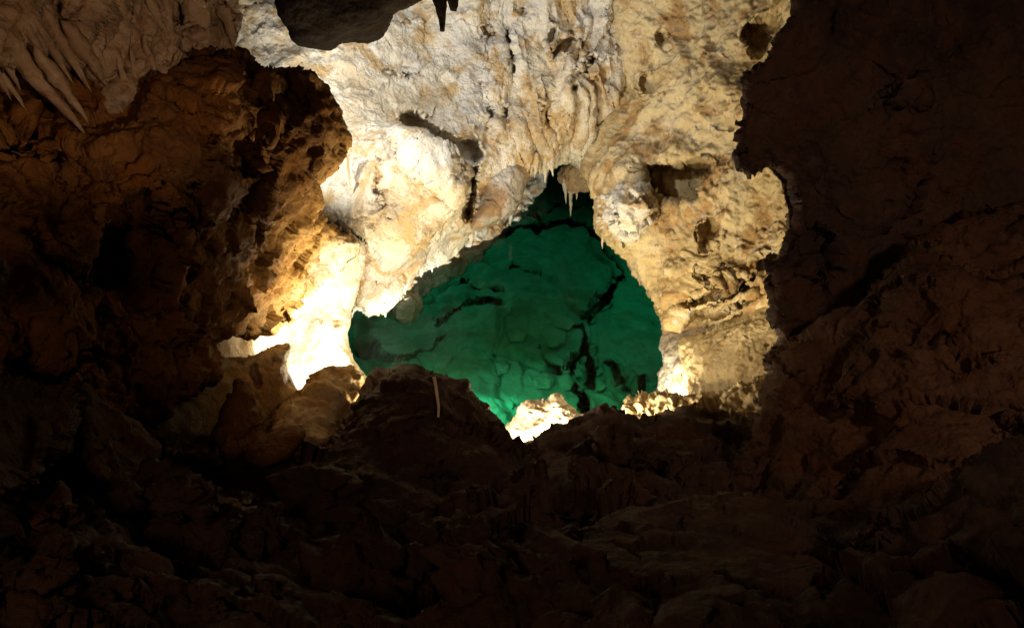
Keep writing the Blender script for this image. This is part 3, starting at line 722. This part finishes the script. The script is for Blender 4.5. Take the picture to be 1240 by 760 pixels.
# ------------------------------------------------------------------ stalactites
def stalactite(base, tip, D, r_px, label, group, mat=M_DRIP, blunt=.04, seed=0, host=None, root=.12):
    if host is not None: D = hit(host, base[0], base[1], D) + r_px / FPX * D * .25
    B = at(*base, D)
    # tip on its sight line, as close as possible to straight below the base
    t = rays(np.array(tip[0]), np.array(tip[1]))
    h = t[:2]; Dt = (h @ (B - CAM)[:2]) / (h @ h)
    Dt = np.clip(Dt, D - .15, D + .15)
    E = CAM + t * Dt
    ax = E - B; L = np.linalg.norm(ax); ax /= L
    r = r_px / FPX * D * (.82 if r_px > 4.5 else 1)
    n = max(14, int(L / .02)); n = min(n, 46)
    s = np.linspace(-root / L, 1, n)
    pts = B + ax * (s * L)[:, None]
    side = np.cross(ax, [0, 1, 0]); side /= max(np.linalg.norm(side), 1e-6)
    pts = pts + side * (fbm(np.c_[s * 1.7, s * 0, s * 0], 1.0, 2, seed + 4) * r * .5)[:, None]
    prof = r * (np.clip(1 - s, 0, None) ** .85 * 1.0 + blunt)
    s0 = s[0]; prof *= np.sqrt(np.clip((s - s0) / max(.12 - s0, .05), .0, 1)) * .98 + .02
    o = tube('stalactite', pts, prof, mat, seg=16, noise=.42, nscale=r * .8, seed=seed, bands=.30)
    return tag(o, label, 'stalactite', group)

TL = 'stalactites in the top left corner'
for k, (b, t, D, r, lb) in enumerate([
  ((22, 64), (101, 163), 3.50, 13, 'longest thick banded stalactite in the top left corner'),
  ((66, 90), (107, 150), 3.48, 9, 'stalactite tight against the right side of the longest one'),
  ((2, 90), (33, 134), 3.40, 5, 'thin stalactite nearest the left frame edge'),
  ((22, 84), (53, 132), 3.42, 7, 'stalactite between the left edge one and the longest one'),
  ((12, 84), (26, 110), 3.44, 3.5, 'short stub stalactite between the two leftmost stalactites'),
  ((68, 40), (101, 100), 3.62, 7, 'slim stalactite above and right of the longest one'),
  ((60, 54), (89, 103), 3.60, 5.5, 'thin stalactite close behind the slim upper one'),
  ((98, 58), (133, 107), 3.75, 10, 'broad cone stalactite beside the dark hole in the flowstone'),
  ((117, 64), (131, 90), 3.78, 5, 'short stalactite fused to the right of the broad cone'),
  ((190, 18), (207, 52), 3.90, 6, 'small stalactite on the flowstone right of the cones'),
  ((204, 18), (213, 54), 3.92, 5, 'narrow stalactite next to the small one on the flowstone'),
  ((185, 78), (193, 99), 3.85, 3, 'tiny stalactite under the rough flowstone lump'),
  ((238, 18), (253, 70), 4.02, 14, 'fat tooth shaped stalactite near the lit strip of wall'),
  ((40, 70), (66, 128), 3.5, 5, 'slim stalactite half hidden behind the longest one'),
  ((80, 56), (112, 112), 3.6, 5, 'slim stalactite left of the broad cone, tip beside the hole'),
  ((108, 60), (124, 98), 3.7, 4, 'slender stalactite half merged into the broad cone'),
  ((48, 62), (72, 112), 3.55, 5, 'stalactite squeezed between the longest and the slim upper one'),
  ((-8, 84), (14, 122), 3.4, 5, 'stalactite partly cut off by the left frame edge'),
  ((150, 96), (158, 128), 3.8, 3.5, 'small blunt stalactite at the bottom pleats of the flowstone'),
  ((164, 92), (170, 122), 3.8, 3, 'thin stalactite at the right end of the flowstone pleats'),
  ((272, 14), (285, 62), 4.10, 9, 'rightmost stalactite of the top left corner'),
]):
    stalactite(b, t, D, r, lb, TL, M_DRIP, .05, 700 + k * 5, host=CURT)
CT = 'dark stalactites at the top middle'
stalactite((531, -30), (535, 38), 4.0, 8, 'longer dark stalactite hanging from the top edge of the picture', CT, M_BLACK, .45, 801)
stalactite((546, -34), (547, 13), 4.05, 9, 'shorter dark stalactite beside the longer one at the top edge', CT, M_BLACK, .5, 811)
AR = 'small stalactites around the arch'
for k, (b, t, D, r, m, lb) in enumerate([
  ((659, 195), (661, 222), 7.25, 4, M_CREAM, 'longest pale stalactite at the very top of the arch'),
  ((668, 192), (669, 214), 7.25, 4, M_CREAM, 'pale stalactite right of the longest one on the arch'),
  ((649, 199), (648, 216), 7.22, 3.5, M_CREAM, 'short pale stalactite left of the longest one on the arch'),
  ((639, 205), (636, 218), 7.2, 2.5, M_CREAM, 'tiny stalactite at the left end of the arch row'),
  ((653, 197), (654, 213), 7.25, 2.5, M_CREAM, 'tiny stalactite squeezed in the middle of the arch row'),
  ((691, 226), (691, 262), 8.2, 3.4, M_GREY, 'long grey stalactite hanging under the wedged block'),
  ((684, 226), (686, 247), 8.2, 2.6, M_GREY, 'grey stalactite left of the long one under the block'),
  ((699, 228), (698, 242), 8.2, 2.2, M_GREY, 'short grey stalactite right of the long one under the block'),
  ((732, 266), (730, 301), 6.75, 4, M_CREAM, 'slender white stalactite below the cream rock knob'),
  ((618, 258), (618, 274), 8.6, 3, M_GREY, 'lone little stalactite under the grey knobbly lobe'),
  ((774, 328), (775, 346), 6.85, 4, M_GREY, 'small stalactite on the right rim over the water'),
  ((420, 204), (425, 238), 6.1, 3.2, M_WHITE, 'white dripstone finger on the brightest part of the wall'),
]):
    stalactite(b, t, D, r, lb, AR, m, .06, 900 + k * 5, host=wall if k < 5 else None)

RIM = [(447, 379, 3), (466, 377, 4), (490, 351, 3), (510, 330, 3), (523, 321, 6), (530, 318, 3), (552, 304, 3), (570, 288, 6), (576, 281, 3), (603, 264, 5), (613, 260, 3),
       (622, 248, 6), (634, 212, 6), (643, 206, 5), (656, 201, 7), (664, 199, 6), (674, 196, 5)]
for k, (x, y, L) in enumerate(RIM):
    D = hit(wall, x, y - 4, 0)
    if D:
        stalactite((x, y - 3), (x - .5 + (k % 3) * .5, y + L + 3), D + .03, 2.2 + (k % 4) * .5, 'tiny pale dripstone point on the ragged lower edge of the cream wall', 'tiny dripstone points under the cream wall', M_CREAM, .08, 1000 + 7 * k, root=.06)

# loose broken stones on the floor
def stone_mesh(name, seed, mat):
    n, m = 22, 32
    th = np.linspace(.001, math.pi - .001, n); ph = np.linspace(0, 2 * math.pi, m, endpoint=False)
    A, B = np.meshgrid(th, ph, indexing='ij')
    U = np.stack([np.sin(A) * np.cos(B), np.sin(A) * np.sin(B), np.cos(A)], -1).reshape(-1, 3)
    rr = 1 + .55 * blocks(U + seed, .9, seed) + .22 * blocks(U + seed, .4, seed + 3) + .08 * fbm(U, .3, 3, seed)
    V = U * rr[:, None] * np.array([1, .8, .55])
    q = [(i * m + j, (i + 1) * m + j, (i + 1) * m + (j + 1) % m, i * m + (j + 1) % m) for i in range(n - 1) for j in range(m)]
    return mesh_object(name, V, quads=q, mat=mat, origin=False)
rng = np.random.default_rng(4)
protos = [stone_mesh('loose_stone', 60 + k, M_DARK) for k in range(5)]
used = [False] * 5; n_st = 0
while n_st < 60:
    x = rng.uniform(20, 1000); y = 545 + 215 * rng.uniform() ** 1.1
    if 380 < x < 640 and y < 600 or 620 < x < 1080 and y > 595: continue
    D = hit(floor, x, y, 0)
    if not D: continue
    k = n_st % 5
    o = protos[k]
    if used[k]: o = protos[k].copy(); COL.objects.link(o)
    used[k] = True
    sc = (.025 + .075 * rng.uniform() ** 2.2) * (1.0 if n_st > 8 else 1.6)
    o.location = at(x, y, D) + np.array([0, 0, .25 * sc]); o.scale = (sc, sc, sc); o.rotation_euler = (rng.uniform(-.5, .5), rng.uniform(-.5, .5), rng.uniform(0, 6.28))
    tag(o, 'loose broken dark stone lying on the rough cave floor', 'stone', 'loose stones on the cave floor')
    n_st += 1

# thin rod standing on the big boulder
rp = [(525.5, 456), (527, 464), (528.5, 474), (530, 484), (531, 492), (531, 499), (530.5, 505)]
dd = [hit(BIG, x, y + 2, 4.2) - .03 for x, y in rp]
dd[0] = dd[1] = min(dd[0], dd[1], dd[2] + .1)
P = np.array([at(x, y, d) for (x, y), d in zip(rp, dd)])
tt = np.linspace(0, len(rp) - 1, 40)
P = np.stack([np.interp(tt, np.arange(len(rp)), P[:, a]) for a in range(3)], 1)
tag(tube('rod', P, np.linspace(.009, .006, 40), M_ROD, seg=10, noise=.05), 'thin pale bent rod standing against the dark boulder', 'rod')

# ------------------------------------------------------------------ lamps behind the boulders, plus added unseen fill lights
def lamp(name, px, py, D, watts, col, size=.05):
    l = bpy.data.lights.new(name, 'POINT'); l.energy = watts; l.color = col; l.shadow_soft_size = size
    o = bpy.data.objects.new(name, l); COL.objects.link(o); o.location = at(px, py, D)
    return o
lamp('alcove_lamp', 420, 467, 5.42, 68, (1.0, .92, .77))
lamp('overhang_fill', 505, 522, 4.85, 80, (1.0, .74, .42))  # added unseen light that warms the left overhang
lamp('shore_lamp', 662, 560, 5.0, 180, (1.0, .84, .54))
lamp('bank_lamp', 808, 486, 6.15, 28, (1.0, .84, .55))
def spot(name, p, aim, watts, col, deg, size=.05, blend=1.0):
    l = bpy.data.lights.new(name, 'SPOT'); l.energy = watts; l.color = col; l.shadow_soft_size = size
    l.spot_size = math.radians(deg); l.spot_blend = blend
    o = bpy.data.objects.new(name, l); COL.objects.link(o); o.location = p
    o.rotation_euler = (Vector(aim) - Vector(p)).to_track_quat('-Z', 'Y').to_euler()
    return o
spot('wall_fill', at(335, 180, 5.75), at(560, 60, 7.5), 40, (1.0, .95, .86), 130, .05, .5)  # added light behind the overhang, brightens the upper left wall
spot('upper_wall_fill', at(425, 10, 5.0), at(590, 120, 7.4), 140, (1.0, .96, .88), 110, .06, .7)  # invented light behind the ceiling lump, evens out the upper wall
spot('pool_bed_fill', (-2.7, 8.7, 1.2), (.3, 7.3, -1.0), 78, (.95, 1.0, .86), 120, .22)  # this pair is added out of sight to light the pool bed
spot('pool_bed_fill', (3.0, 8.8, 1.25), (.6, 7.0, -1.0), 60, (.95, 1.0, .86), 120, .22)
spot('pool_fill', at(520, 560, 5.3), at(520, 395, 8.4), 1250, (.97, 1.0, .82), 58)  # added pair of unseen spots that brighten the water from the near side
spot('pool_fill', at(610, 560, 5.3), at(690, 365, 9.2), 1700, (.97, 1.0, .82), 54)
spot('curtain_fill', (0.5, .5, 3.7), at(100, 5, 3.7), 100, (1.0, .66, .40), 30, .08, .6)  # unseen fill added to lift the top left flowstone
spot('front_fill', (2.3, .1, 5.6), at(1170, 300, 3.8), 150, (1.0, .66, .47), 75, .2)  # added fill out of frame for the dark rock on the right
o = lamp('front_fill', 0, 0, 1, 28.0, (1.0, .58, .36), .2); o.location = (-.9, -.3, 4.5)  # added weak warm fill behind the camera, no real fixture
